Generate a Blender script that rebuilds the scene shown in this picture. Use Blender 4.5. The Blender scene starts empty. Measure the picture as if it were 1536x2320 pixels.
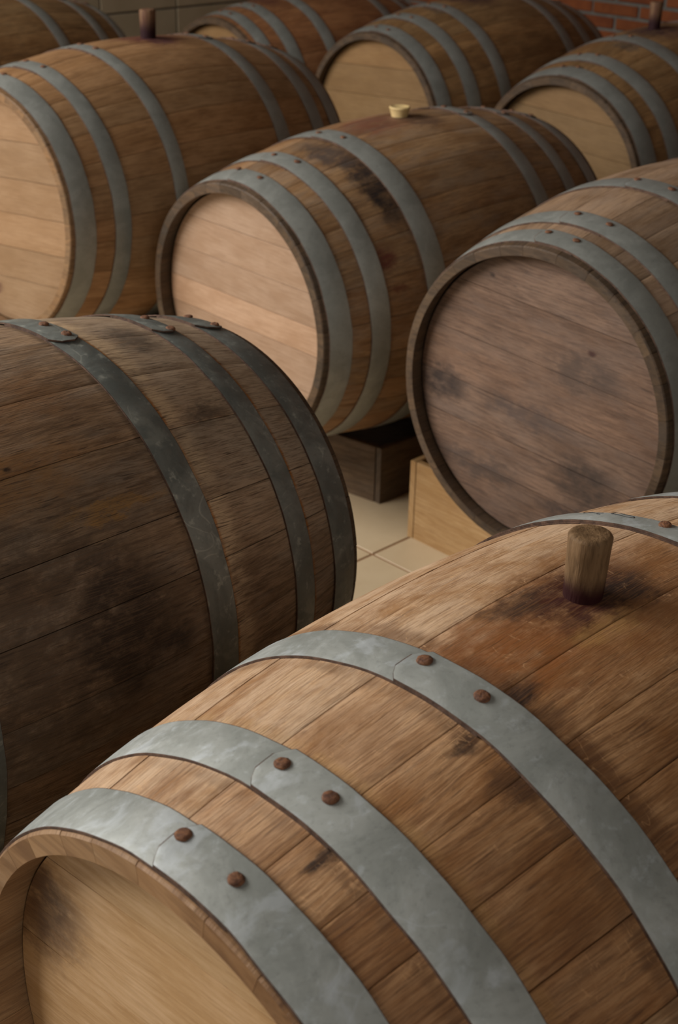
import bpy, math, random
from mathutils import Matrix, Vector
random.seed(7)
S = bpy.context.scene
COL = S.collection
PI = math.pi

# ------------------------------------------------------------------ camera, sky, lamps, exposure
CAM_H = 1.455
F_PX, PITCH, ROLL, DROP = 3227.39, 0.466847, 0.0227105, 0.939867
cp, sp, cr, sr = math.cos(PITCH), math.sin(PITCH), math.cos(ROLL), math.sin(ROLL)
fwd = Vector((0, cp, -sp)); r0 = Vector((1, 0, 0)); u0 = r0.cross(fwd)
right = cr * r0 + sr * u0; up = -sr * r0 + cr * u0
cam = bpy.data.cameras.new('camera'); camo = bpy.data.objects.new('camera', cam); COL.objects.link(camo)
m = Matrix.Identity(4)
for i in range(3):
    m[i][0], m[i][1], m[i][2] = right[i], up[i], -fwd[i]
m[2][3] = CAM_H
camo.matrix_world = m
cam.sensor_fit = 'VERTICAL'; cam.sensor_height = 36.0; cam.lens = 36.0 * F_PX / 2320
cam.clip_start = 0.02
cam.dof.use_dof = True; cam.dof.focus_distance = 1.42; cam.dof.aperture_fstop = 10.0
S.camera = camo

W = bpy.data.worlds.new('overcast_sky'); S.world = W; W.use_nodes = True
bg = W.node_tree.nodes['Background']; bg.inputs[0].default_value = (0.93, 0.96, 1.0, 1); bg.inputs[1].default_value = 0.5

S2 = 2 ** -0.5
def LP(a, p, z=0.0):
    """room coordinates: a runs along the barrels, p across them (to the right)"""
    return Vector(((a + p) * S2, (a - p) * S2, z))
A0, A1, P0, P1, ZC = -1.6, 5.0, -5.0, 2.4, 4.2          # the room
WIN = (-4.8, -2.4, 1.7, 3.6)                              # daylight opening in the front wall: p0, p1, z0, z1
WINL = (-1.4, 0.3, 1.9, 3.6)                             # high daylight opening in the left wall: a0, a1, z0, z1

def area_lamp(name, loc, target, sx, sy, power, col):
    l = bpy.data.lights.new(name, 'AREA'); l.shape = 'RECTANGLE'; l.size = sx; l.size_y = sy
    l.energy = power; l.color = col
    o = bpy.data.objects.new(name, l); COL.objects.link(o); o.location = loc
    o.rotation_euler = (Vector(target) - Vector(loc)).to_track_quat('-Z', 'Y').to_euler()
    return o
FILL_R = (-1.4, 0.2, 1.7, 3.4)                             # made-up opening in the right wall for the fill lamp: a0, a1, z0, z1
pc = (WIN[0] + WIN[1]) / 2; zc = (WIN[2] + WIN[3]) / 2
area_lamp('front_daylight', LP(A0 + 0.03, pc, zc), LP(A0 + 2.0, pc + 0.8, zc - 0.9), WIN[1] - WIN[0] - 0.1, WIN[3] - WIN[2] - 0.1, 158, (1.0, 0.965, 0.905))
ac = (WINL[0] + WINL[1]) / 2; zl = (WINL[2] + WINL[3]) / 2
area_lamp('left_daylight', LP(ac, P0 + 0.03, zl), LP(ac + 0.8, P0 + 2.0, zl - 0.9), WINL[1] - WINL[0] - 0.1, WINL[3] - WINL[2] - 0.1, 112, (1.0, 0.985, 0.955))
ar = (FILL_R[0] + FILL_R[1]) / 2; zr = (FILL_R[2] + FILL_R[3]) / 2
area_lamp('right_fill', LP(ar, P1 - 0.03, zr), LP(ar + 1.0, P1 - 2.0, zr - 0.9), FILL_R[1] - FILL_R[0] - 0.1, FILL_R[3] - FILL_R[2] - 0.1, 26, (1.0, 0.98, 0.94))  # added fill lamp, lifts the right-hand flanks

S.view_settings.view_transform = 'Standard'; S.view_settings.look = 'None'
S.view_settings.exposure = 0.0; S.view_settings.gamma = 1.0; S.view_settings.use_curve_mapping = False

# ------------------------------------------------------------------ node helper
class N:
    def __init__(s, name):
        s.m = bpy.data.materials.new(name); s.m.use_nodes = True
        s.t = s.m.node_tree; s.n = s.t.nodes; s.b = s.n['Principled BSDF']
    def put(s, sock, v):
        if hasattr(v, 'is_linked') or isinstance(v, bpy.types.NodeSocket): s.t.links.new(v, sock)
        elif v is not None: sock.default_value = v
    def node(s, kind, **kw):
        x = s.n.new(kind)
        for k, v in kw.items(): setattr(x, k, v)
        return x
    def math(s, op, a, b=None, c=None, clamp=False):
        x = s.node('ShaderNodeMath', operation=op, use_clamp=clamp)
        s.put(x.inputs[0], a); s.put(x.inputs[1], b); s.put(x.inputs[2], c)
        return x.outputs[0]
    def vmath(s, op, a, b=None, scale=None):
        x = s.node('ShaderNodeVectorMath', operation=op)
        s.put(x.inputs[0], a); s.put(x.inputs[1], b)
        if scale is not None: s.put(x.inputs['Scale'], scale)
        return x.outputs['Value'] if op in ('LENGTH', 'DOT_PRODUCT') else x.outputs[0]
    def mix(s, f, a, b, blend='MIX'):
        x = s.node('ShaderNodeMix', data_type='RGBA', blend_type=blend)
        s.put(x.inputs[0], f)
        s.put(x.inputs[6], a if not isinstance(a, tuple) or len(a) == 4 else (*a, 1))
        s.put(x.inputs[7], b if not isinstance(b, tuple) or len(b) == 4 else (*b, 1))
        return x.outputs[2]
    def noise(s, vec, scale=1.0, detail=3.0, rough=0.55, dist=0.0, lac=2.0):
        x = s.node('ShaderNodeTexNoise')
        s.put(x.inputs['Vector'], vec); x.inputs['Scale'].default_value = scale
        x.inputs['Detail'].default_value = detail; x.inputs['Roughness'].default_value = rough
        x.inputs['Distortion'].default_value = dist; x.inputs['Lacunarity'].default_value = lac
        return x.outputs['Fac'], x.outputs['Color']
    def ramp(s, v, lo, hi, a=0.0, b=1.0, smooth=True):
        x = s.node('ShaderNodeMapRange', interpolation_type='SMOOTHSTEP' if smooth else 'LINEAR')
        s.put(x.inputs[0], v); x.inputs[1].default_value = lo; x.inputs[2].default_value = hi
        x.inputs[3].default_value = a; x.inputs[4].default_value = b
        return x.outputs[0]
    def scale3(s, vec, sc):
        return s.vmath('MULTIPLY', vec, tuple(sc))
    def xyz(s, vec):
        x = s.node('ShaderNodeSeparateXYZ'); s.put(x.inputs[0], vec); return x.outputs
    def comb(s, a, b, c=0.0):
        x = s.node('ShaderNodeCombineXYZ'); s.put(x.inputs[0], a); s.put(x.inputs[1], b); s.put(x.inputs[2], c); return x.outputs[0]
    def uv(s):
        return s.node('ShaderNodeUVMap', uv_map='grain').outputs[0]
    def info(s):
        x = s.node('ShaderNodeObjectInfo'); return x.outputs['Color'], x.outputs['Random']
    def bump(s, h, dist, strength=1.0, normal=None):
        x = s.node('ShaderNodeBump'); x.inputs['Distance'].default_value = dist; x.inputs['Strength'].default_value = strength
        s.put(x.inputs['Height'], h)
        if normal is not None: s.put(x.inputs['Normal'], normal)
        return x.outputs[0]
    def out(s, col, rough, normal=None, metal=0.0, spec=0.5):
        s.put(s.b.inputs['Base Color'], col); s.put(s.b.inputs['Roughness'], rough)
        s.put(s.b.inputs['Metallic'], metal); s.put(s.b.inputs['Specular IOR Level'], spec)
        if normal is not None: s.put(s.b.inputs['Normal'], normal)
        return s.m

def oak(name, light, mid, dark, grey=None, grey_amt=0.0, blobs=(), edges=(), spec=0.35, rough=(0.45, 0.7), streak=0.5,
        pores=0.6, flecks=0.25, bump=0.0006, pale=None, figure=0.0, patches=0.35, rays=0.0):
    """oak board: u runs along the grain and v across it, both in metres; the object's colour tints each board"""
    n = N(name); uv = n.uv(); tint, rnd = n.info()
    off = n.comb(n.math('MULTIPLY', rnd, 37.0), n.math('MULTIPLY', rnd, 91.0), n.math('MULTIPLY', rnd, 53.0))
    slope = n.math('MULTIPLY', n.xyz(uv)[0], n.math('MULTIPLY', n.math('SUBTRACT', rnd, 0.5), 0.06))
    p = n.vmath('ADD', n.vmath('ADD', uv, off), n.comb(0.0, slope, 0.0))
    wv, wc = n.noise(n.scale3(p, (5, 22, 1)), 1.0, 2)
    warp = n.vmath('SCALE', n.vmath('SUBTRACT', wc, (0.5, 0.5, 0.5)), None, 0.012)
    pw = n.vmath('ADD', p, n.vmath('MULTIPLY', warp, (0.0, 1.0, 0.0)))
    blotch, _ = n.noise(n.scale3(pw, (8, 20, 1)), 1.0, 6, 0.66)
    strk, _ = n.noise(n.scale3(pw, (15, 210, 1)), 1.0, 5, 0.68)
    slit, _ = n.noise(n.scale3(pw, (26, 480, 1)), 1.0, 3, 0.6)
    patch, _ = n.noise(n.scale3(p, (11, 17, 1)), 1.0, 6, 0.7, 0.4)
    fib, _ = n.noise(n.scale3(pw, (34, 900, 1)), 1.0, 3, 0.6)
    fine, _ = n.noise(n.scale3(p, (140, 420, 1)), 1.0, 3, 0.65)
    f1 = n.ramp(n.math('ADD', n.math('MULTIPLY', blotch, 0.72), n.math('MULTIPLY', strk, 0.28)), 0.38, 0.62)
    col = n.mix(f1, mid, light)
    if figure:                                          # growth-ring figure of flat-sawn boards
        q = n.scale3(p, (1.0, 9.0, 1))
        wx = n.node('ShaderNodeTexWave', wave_type='RINGS', rings_direction='Z'); n.put(wx.inputs['Vector'], n.vmath('ADD', n.scale3(p, (2.2, 11, 0)), n.vmath('SCALE', wc, None, 0.35)))
        wx.inputs['Scale'].default_value = 3.2; wx.inputs['Distortion'].default_value = 2.4; wx.inputs['Detail'].default_value = 2; wx.inputs['Detail Scale'].default_value = 1.2
        col = n.mix(n.math('MULTIPLY', n.ramp(wx.outputs['Fac'], 0.45, 1.0), figure), col, mid)
    col = n.mix(n.math('MULTIPLY', n.ramp(strk, 0.56, 0.30), streak), col, dark)
    col = n.mix(n.math('MULTIPLY', n.ramp(patch, 0.50, 0.66), patches), col, mid)
    if grey:
        g, _ = n.noise(n.scale3(p, (9, 26, 1)), 1.0, 5, 0.68)
        col = n.mix(n.math('MULTIPLY', n.ramp(g, 0.42, 0.66), grey_amt), col, grey)
    if pale:                                            # paler band: (v centre, half width, colour, amount)
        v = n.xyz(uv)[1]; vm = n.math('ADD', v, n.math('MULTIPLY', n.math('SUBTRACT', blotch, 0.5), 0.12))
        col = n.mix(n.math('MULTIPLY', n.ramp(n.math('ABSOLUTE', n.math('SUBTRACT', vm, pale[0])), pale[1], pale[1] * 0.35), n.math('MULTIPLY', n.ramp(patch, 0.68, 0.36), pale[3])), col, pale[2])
    col = n.mix(n.math('MULTIPLY', n.ramp(fine, 0.58, 0.74), flecks), col, light)
    # broken, speckled noise shared by the stains
    sb, sc = n.noise(n.scale3(uv, (26, 40, 1)), 1.0, 5, 0.7)
    sw = n.vmath('SCALE', n.vmath('SUBTRACT', sc, (0.5, 0.5, 0.5)), None, 0.09)
    for (t0, v0, rt, rv, c, amt) in blobs:
        d = n.vmath('SUBTRACT', n.vmath('ADD', uv, n.vmath('SCALE', sw, None, min(1.0, (rt + rv) / 0.09))), (t0, v0, 0))
        d = n.vmath('MULTIPLY', d, (1 / rt, 1 / rv, 0))
        k = n.ramp(n.vmath('LENGTH', d), 1.05, 0.35)
        k = n.math('MULTIPLY', n.math('MULTIPLY', k, n.ramp(sb, 0.28, 0.58, 0.35, 1.0)), amt, clamp=True)
        col = n.mix(k, col, c)
    u = n.xyz(uv)[0]
    for (e, w, c, amt) in edges:                        # marks that the hoops left beside their edges
        dd = n.math('ADD', n.math('ABSOLUTE', n.math('SUBTRACT', u, e)), n.math('MULTIPLY', n.math('SUBTRACT', strk, 0.5), w * 1.3))
        k = n.math('MULTIPLY', n.math('MULTIPLY', n.ramp(dd, w, w * 0.2), n.ramp(blotch, 0.35, 0.6)), amt, clamp=True)
        col = n.mix(k, col, c)
    if rays:                                            # silvery ray flecks crossing the grain
        ry, _ = n.noise(n.scale3(p, (85, 26, 1)), 1.0, 2, 0.5, 0.8)
        k = n.math('MULTIPLY', n.ramp(n.math('ABSOLUTE', n.math('SUBTRACT', ry, 0.5)), 0.012, 0.002), n.ramp(blotch, 0.5, 0.6))
        col = n.mix(n.math('MULTIPLY', k, rays), col, tuple(min(1, c * 1.25) for c in light))
    col = n.mix(n.math('MULTIPLY', n.ramp(fib, 0.54, 0.34), pores), col, n.mix(0.45, dark, mid))
    col = n.mix(n.math('MULTIPLY', n.ramp(slit, 0.60, 0.68), pores), col, dark)
    col = n.mix(1.0, col, tint, 'MULTIPLY')
    h = n.math('ADD', n.math('MULTIPLY', fib, 0.6), n.math('ADD', n.math('MULTIPLY', strk, 0.5), n.math('MULTIPLY', fine, 0.35)))
    return n.out(col, n.ramp(strk, 0.3, 0.7, rough[1], rough[0]), n.bump(h, bump), spec=spec)

def galvanised(name, base, blot, speck, speck_amt=0.3, rough=0.5, metal=0.35, rustc=(0.16, 0.075, 0.03), rust_amt=0.0, clouds=0.2):
    n = N(name); uv = n.uv(); tint, rnd = n.info()
    p = n.vmath('ADD', uv, n.comb(n.math('MULTIPLY', rnd, 11.0), n.math('MULTIPLY', rnd, 23.0), n.math('MULTIPLY', rnd, 7.0)))
    a, _ = n.noise(n.scale3(p, (11, 11, 1)), 1.0, 6, 0.62, 0.6)
    b, _ = n.noise(n.scale3(p, (60, 60, 1)), 1.0, 4, 0.7)
    c, _ = n.noise(n.scale3(p, (170, 170, 1)), 1.0, 3, 0.7)
    col = n.mix(n.ramp(a, 0.38, 0.64), base, blot)
    col = n.mix(n.math('MULTIPLY', n.ramp(b, 0.55, 0.72), speck_amt), col, speck)
    col = n.mix(n.math('MULTIPLY', n.ramp(c, 0.50, 0.28), 0.22), col, n.mix(0.6, base, (0, 0, 0)))
    d, _ = n.noise(n.scale3(p, (24, 24, 1)), 1.0, 4, 0.6, 0.5)
    col = n.mix(n.math('MULTIPLY', n.ramp(d, 0.54, 0.68), clouds), col, speck)
    vo = n.node('ShaderNodeTexVoronoi', feature='DISTANCE_TO_EDGE'); n.put(vo.inputs['Vector'], n.vmath('ADD', p, n.vmath('SCALE', n.noise(n.scale3(p, (9, 9, 1)), 1.0, 2)[1], None, 0.12))); vo.inputs['Scale'].default_value = 17
    scr = n.math('MULTIPLY', n.ramp(vo.outputs['Distance'], 0.022, 0.004), n.ramp(a, 0.5, 0.62))
    col = n.mix(n.math('MULTIPLY', scr, speck_amt * 0.7), col, speck)
    if rust_amt:
        col = n.mix(n.math('MULTIPLY', n.ramp(b, 0.5, 0.36), rust_amt), col, rustc)
    col = n.mix(1.0, col, tint, 'MULTIPLY')
    h = n.math('ADD', n.math('MULTIPLY', a, 1.0), n.math('MULTIPLY', c, 0.05))
    return n.out(col, n.ramp(b, 0.3, 0.7, rough - 0.08, rough + 0.1), n.bump(h, 0.0010), metal=metal)

def mottled(name, a, b, scale=60.0, rough=0.8, bump=0.001, stretch=(1, 1, 1), spec=0.4, tinted=True):
    n = N(name); tc = n.node('ShaderNodeTexCoord').outputs['Object']; tint, rnd = n.info()
    p = n.vmath('ADD', n.scale3(tc, stretch), n.comb(n.math('MULTIPLY', rnd, 19.0), n.math('MULTIPLY', rnd, 7.0), rnd))
    f, _ = n.noise(p, scale, 5, 0.65); g, _ = n.noise(p, scale * 5, 2, 0.6)
    col = n.mix(n.ramp(f, 0.35, 0.65), a, b)
    if tinted: col = n.mix(1.0, col, tint, 'MULTIPLY')
    return n.out(col, rough, n.bump(n.math('ADD', f, n.math('MULTIPLY', g, 0.3)), bump), spec=spec)

# ------------------------------------------------------------------ mesh helpers
def link(name, me, mats, parent=None, color=None, kind=None, loc=None):
    o = bpy.data.objects.new(name, me); COL.objects.link(o)
    for x in (mats if isinstance(mats, (list, tuple)) else [mats]):
        if len(me.materials) < (len(mats) if isinstance(mats, (list, tuple)) else 1): me.materials.append(x)
    if parent: o.parent = parent
    if color: o.color = (*color, 1)
    if kind: o['kind'] = kind
    if loc is not None: o.location = loc
    return o
def mesh(name, verts, faces, uvs=None, mat_idx=None, sharp=40):
    me = bpy.data.meshes.new(name); me.from_pydata([tuple(v) for v in verts], [], faces)
    if uvs is not None:
        l = me.uv_layers.new(name='grain'); flat = []
        for f in faces:
            for i in f: flat += [uvs[i][0], uvs[i][1]]
        l.data.foreach_set('uv', flat)
    if mat_idx: me.polygons.foreach_set('material_index', mat_idx)
    me.polygons.foreach_set('use_smooth', [True] * len(me.polygons))
    me.set_sharp_from_angle(angle=math.radians(sharp))
    me.update()
    return me
def thing(name, label, cat, loc=(0, 0, 0), group=None):
    o = bpy.data.objects.new(name, None); COL.objects.link(o); o.location = loc
    o.empty_display_size = 0.1
    o['label'] = label; o['category'] = cat
    if group: o['group'] = group
    return o
def box_mesh(name, sx, sy, sz, bev=0.0):
    """box from (0,0,0) to (sx,sy,sz) with chamfered edges; u along its longest side"""
    b = min(bev, sx / 3, sy / 3, sz / 3)
    import bmesh
    bm = bmesh.new(); bmesh.ops.create_cube(bm, size=1.0)
    for v in bm.verts: v.co = ((v.co.x + 0.5) * sx, (v.co.y + 0.5) * sy, (v.co.z + 0.5) * sz)
    if b > 0: bmesh.ops.bevel(bm, geom=bm.edges[:], offset=b, segments=1, affect='EDGES')
    uvl = bm.loops.layers.uv.new('grain'); dims = (sx, sy, sz); ax = dims.index(max(dims))
    oth = [i for i in range(3) if i != ax]
    for f in bm.faces:
        nn = f.normal; k = oth[1] if abs(nn[oth[0]]) > abs(nn[oth[1]]) else oth[0]
        for lp in f.loops: lp[uvl].uv = (lp.vert.co[ax], lp.vert.co[k])
    me = bpy.data.meshes.new(name); bm.to_mesh(me); bm.free()
    return me

# ------------------------------------------------------------------ materials
TAN = (0.46, 0.285, 0.165); BROWN = (0.27, 0.14, 0.062); DARK = (0.075, 0.036, 0.018)
WINE = (0.045, 0.011, 0.009); CHAR = (0.020, 0.014, 0.013); RUSTY = (0.17, 0.062, 0.018); OCHRE = (0.42, 0.25, 0.09)
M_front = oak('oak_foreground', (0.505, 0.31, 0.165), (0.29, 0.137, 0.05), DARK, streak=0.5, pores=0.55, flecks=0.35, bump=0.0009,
    blobs=[(0.01, -0.02, 0.20, 0.12, (0.215, 0.09, 0.03), 0.8), (-0.09, -0.025, 0.075, 0.06, (0.24, 0.088, 0.024), 0.85),
           (0.008, 0.0, 0.10, 0.062, (0.06, 0.022, 0.012), 1.0), (0.0, -0.002, 0.034, 0.036, WINE, 1.0), (0.045, -0.02, 0.05, 0.03, CHAR, 0.85), (-0.045, 0.028, 0.05, 0.02, (0.035, 0.02, 0.014), 0.8),
           (-0.02, -0.045, 0.05, 0.022, OCHRE, 0.55), (-0.142, -0.052, 0.035, 0.022, CHAR, 0.95), (-0.147, -0.085, 0.03, 0.018, CHAR, 0.7),
           (-0.135, 0.01, 0.07, 0.045, (0.20, 0.07, 0.018), 0.8), (-0.21, -0.062, 0.022, 0.012, CHAR, 0.9), (-0.205, -0.11, 0.03, 0.03, DARK, 0.8),
           (-0.355, -0.066, 0.02, 0.010, CHAR, 0.95), (-0.265, 0.01, 0.05, 0.04, (0.24, 0.12, 0.05), 0.5)],
    edges=[(-0.142, 0.02, (0.10, 0.04, 0.014), 0.7), (-0.206, 0.012, DARK, 0.45), (-0.296, 0.010, OCHRE, 0.4), (-0.355, 0.008, DARK, 0.35)],
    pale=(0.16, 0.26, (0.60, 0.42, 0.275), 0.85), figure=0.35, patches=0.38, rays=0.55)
M_dark = oak('oak_weathered_dark', (0.36, 0.24, 0.148), (0.20, 0.121, 0.067), (0.042, 0.026, 0.017), grey=(0.32, 0.255, 0.195), grey_amt=0.5, streak=0.6,
    pores=0.75, flecks=0.45, bump=0.0011, spec=0.3, rough=(0.5, 0.75),
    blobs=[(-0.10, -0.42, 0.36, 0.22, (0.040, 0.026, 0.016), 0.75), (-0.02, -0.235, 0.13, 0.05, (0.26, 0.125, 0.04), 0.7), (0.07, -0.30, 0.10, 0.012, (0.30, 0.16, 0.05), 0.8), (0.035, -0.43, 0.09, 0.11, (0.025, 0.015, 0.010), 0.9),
           (0.10, -0.47, 0.03, 0.03, CHAR, 0.8), (0.034, -0.33, 0.02, 0.012, (0.26, 0.17, 0.10), 0.6), (0.0, -0.13, 0.16, 0.07, (0.24, 0.11, 0.04), 0.55), (0.0, 0.0, 0.1, 0.06, (0.05, 0.022, 0.02), 0.8),
           (0.34, -0.10, 0.22, 0.42, (0.42, 0.32, 0.225), 0.75), (0.265, -0.06, 0.05, 0.05, (0.07, 0.055, 0.045), 0.8), (0.27, -0.22, 0.05, 0.02, (0.06, 0.045, 0.035), 0.8), (-0.035, -0.222, 0.006, 0.004, CHAR, 1.0)],
    edges=[(0.200, 0.036, (0.50, 0.36, 0.225), 1.3), (0.195, 0.005, (0.36, 0.16, 0.05), 1.0), (0.356, 0.006, (0.30, 0.12, 0.03), 1.0), (0.146, 0.010, (0.06, 0.035, 0.02), 0.6)])
M_mid = oak('oak_honey', (0.36, 0.205, 0.098), (0.235, 0.122, 0.050), (0.085, 0.042, 0.020), streak=0.35, pores=0.4, flecks=0.12, figure=0.2, bump=0.0006,
    blobs=[(0.035, 0.0, 0.12, 0.09, (0.10, 0.02, 0.022), 0.9), (0.035, -0.03, 0.05, 0.06, (0.055, 0.016, 0.03), 0.9)])
M_centre = oak('oak_centre_stained', (0.325, 0.19, 0.092), (0.20, 0.10, 0.040), (0.055, 0.032, 0.018), grey=(0.25, 0.19, 0.14), grey_amt=0.4, streak=0.4, pores=0.45, flecks=0.15, bump=0.0006,
    blobs=[(-0.235, -0.19, 0.055, 0.17, CHAR, 1.0), (-0.26, -0.06, 0.05, 0.10, (0.06, 0.045, 0.04), 0.9), (-0.30, -0.37, 0.035, 0.035, (0.11, 0.025, 0.014), 1.0),
           (-0.06, 0.0, 0.12, 0.09, (0.20, 0.065, 0.04), 0.75), (0.05, -0.05, 0.07, 0.05, (0.09, 0.05, 0.035), 0.8), (0.03, 0.0, 0.035, 0.035, (0.05, 0.025, 0.02), 0.9), (-0.285, -0.44, 0.03, 0.012, (0.13, 0.035, 0.016), 0.9)],
    edges=[(-0.219, 0.014, DARK, 0.7), (-0.319, 0.012, DARK, 0.5)])
M_grey = oak('oak_grey_purple', (0.33, 0.22, 0.14), (0.20, 0.12, 0.066), (0.07, 0.042, 0.027), grey=(0.28, 0.20, 0.145), grey_amt=0.55, streak=0.35, pores=0.4, flecks=0.3, bump=0.0007,
    edges=[(-0.19, 0.012, DARK, 0.5), (-0.326, 0.012, (0.36, 0.21, 0.09), 0.5)])
M_red = oak('oak_reddish', (0.25, 0.115, 0.048), (0.165, 0.066, 0.025), (0.05, 0.022, 0.012), streak=0.45, pores=0.4, flecks=0.1,
    blobs=[(-0.25, 0.0, 0.05, 0.12, (0.07, 0.022, 0.018), 0.8), (0.0, 0.0, 0.2, 0.12, (0.09, 0.02, 0.018), 0.9)])
M_right = oak('oak_back_right', (0.275, 0.155, 0.066), (0.165, 0.083, 0.030), (0.05, 0.037, 0.02), streak=0.4, pores=0.4, flecks=0.1,
    blobs=[(-0.02, 0.0, 0.11, 0.12, (0.05, 0.022, 0.026), 0.95), (-0.21, -0.03, 0.04, 0.06, (0.07, 0.055, 0.045), 0.8)])
M_head_pale = oak('oak_head_pale', (0.44, 0.29, 0.195), (0.36, 0.22, 0.135), (0.18, 0.10, 0.052), streak=0.22, pores=0.22, flecks=0.15, spec=0.5, rough=(0.36, 0.5), figure=0.22, bump=0.0004)
M_head_amber = oak('oak_head_amber', (0.31, 0.197, 0.112), (0.25, 0.148, 0.076), (0.13, 0.07, 0.032), streak=0.22, pores=0.22, flecks=0.15, spec=0.45, rough=(0.4, 0.5), figure=0.3, bump=0.0004,
    blobs=[(-0.06, -0.19, 0.03, 0.02, (0.07, 0.018, 0.02), 0.8)])
M_head_front = oak('oak_head_foreground', (0.68, 0.455, 0.26), (0.55, 0.335, 0.155), (0.28, 0.15, 0.06), streak=0.25, pores=0.2, flecks=0.15, spec=0.45, rough=(0.42, 0.55), figure=0.45, bump=0.0004,
    blobs=[(-0.205, 0.135, 0.075, 0.055, (0.09, 0.035, 0.012), 0.95), (-0.235, 0.10, 0.06, 0.05, (0.12, 0.05, 0.016), 0.8)])
M_head_honey = oak('oak_head_honey', (0.255, 0.150, 0.064), (0.21, 0.118, 0.046), (0.12, 0.064, 0.026), streak=0.2, pores=0.25, flecks=0.1, spec=0.4, figure=0.15, bump=0.0004)
M_head_dark = oak('oak_head_weathered', (0.235, 0.142, 0.095), (0.145, 0.082, 0.052), (0.04, 0.025, 0.019), grey=(0.18, 0.122, 0.094), grey_amt=0.5, streak=0.5, pores=0.5, flecks=0.3, spec=0.35, bump=0.0007,
    blobs=[(-0.205, -0.035, 0.07, 0.045, (0.030, 0.019, 0.016), 0.95), (0.13, -0.11, 0.09, 0.06, (0.040, 0.028, 0.023), 0.85), (0.09, 0.085, 0.10, 0.05, (0.075, 0.052, 0.042), 0.8),
           (-0.02, -0.03, 0.12, 0.03, (0.07, 0.05, 0.045), 0.7), (0.12, -0.185, 0.10, 0.03, (0.045, 0.033, 0.032), 0.8), (-0.10, -0.17, 0.13, 0.03, (0.06, 0.045, 0.04), 0.7),
           (0.095, 0.127, 0.011, 0.008, (0.05, 0.018, 0.016), 1.0), (-0.13, 0.197, 0.009, 0.007, (0.04, 0.025, 0.022), 1.0)])
M_end = oak('oak_end_grain_dirty', (0.115, 0.07, 0.038), (0.065, 0.039, 0.021), (0.02, 0.013, 0.009), grey=(0.085, 0.064, 0.049), grey_amt=0.4, streak=0.5, pores=0.5, flecks=0.1)
M_end_front = oak('oak_end_grain_brown', (0.31, 0.185, 0.092), (0.215, 0.115, 0.05), (0.08, 0.04, 0.02), streak=0.4, pores=0.4, flecks=0.1)
M_end_honey = oak('oak_end_grain_honey', (0.25, 0.145, 0.07), (0.16, 0.09, 0.042), (0.05, 0.03, 0.018), streak=0.4, pores=0.4, flecks=0.1)
Z_front = galvanised('zinc_foreground', (0.295, 0.31, 0.288), (0.405, 0.42, 0.395), (0.55, 0.59, 0.62), 0.35, rough=0.48, metal=0.2, clouds=0.45)
Z_mid = galvanised('zinc_grey', (0.222, 0.230, 0.212), (0.275, 0.283, 0.262), (0.38, 0.39, 0.365), 0.15, rough=0.48, metal=0.3)
Z_dark = galvanised('zinc_dark_speckled', (0.125, 0.138, 0.128), (0.205, 0.218, 0.20), (0.45, 0.46, 0.40), 0.6, rough=0.45, metal=0.12, rust_amt=0.06)
RUST_SHADE_EDGE = mottled('rusty_shaded_edge', (0.055, 0.030, 0.020), (0.12, 0.068, 0.045), 90, 0.8)  # rust plus the gap shadow along hoop edges, painted as one dark colour
RIVET = mottled('rusty_iron', (0.095, 0.040, 0.022), (0.235, 0.098, 0.042), 220, 0.75, 0.002)
INK = mottled('dark_ink', (0.02, 0.02, 0.022), (0.03, 0.03, 0.03), 40, 0.6)

# ------------------------------------------------------------------ the room
GROUT_FLOOR = mottled('floor_grout', (0.22, 0.105, 0.045), (0.28, 0.15, 0.07), 12, 0.9)
FLOOR_TILE = mottled('floor_tile_glaze', (0.53, 0.405, 0.255), (0.58, 0.455, 0.295), 5, 0.38, 0.0006)
GROUT_WALL = mottled('wall_grout', (0.10, 0.085, 0.065), (0.14, 0.12, 0.09), 12, 0.9)
WALL_TILE = mottled('wall_tile_glaze', (0.30, 0.245, 0.16), (0.34, 0.28, 0.19), 4, 0.5, 0.0006)
MORTAR = mottled('mortar', (0.085, 0.076, 0.066), (0.125, 0.113, 0.098), 14, 0.95, 0.003)
BRICK = mottled('brick_clay', (0.125, 0.030, 0.006), (0.175, 0.046, 0.010), 9, 0.9, 0.003)
PLASTER = mottled('plaster', (0.16, 0.125, 0.09), (0.19, 0.155, 0.115), 3, 0.9)
CONCRETE = mottled('ceiling_paint', (0.13, 0.11, 0.085), (0.16, 0.135, 0.11), 3, 0.9)

def slab(name, corners, thick, mat, parent=None):
    """flat slab: four corners (front face, counter-clockwise from the room) pushed back by thick"""
    c = [Vector(v) for v in corners]; nrm = (c[1] - c[0]).cross(c[2] - c[0]).normalized()
    v = c + [q - nrm * thick for q in c]
    me = mesh(name, v, [(0, 1, 2, 3), (7, 6, 5, 4), (0, 4, 5, 1), (1, 5, 6, 2), (2, 6, 7, 3), (3, 7, 4, 0)])
    return link(name, me, mat, parent, kind='structure')

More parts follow.
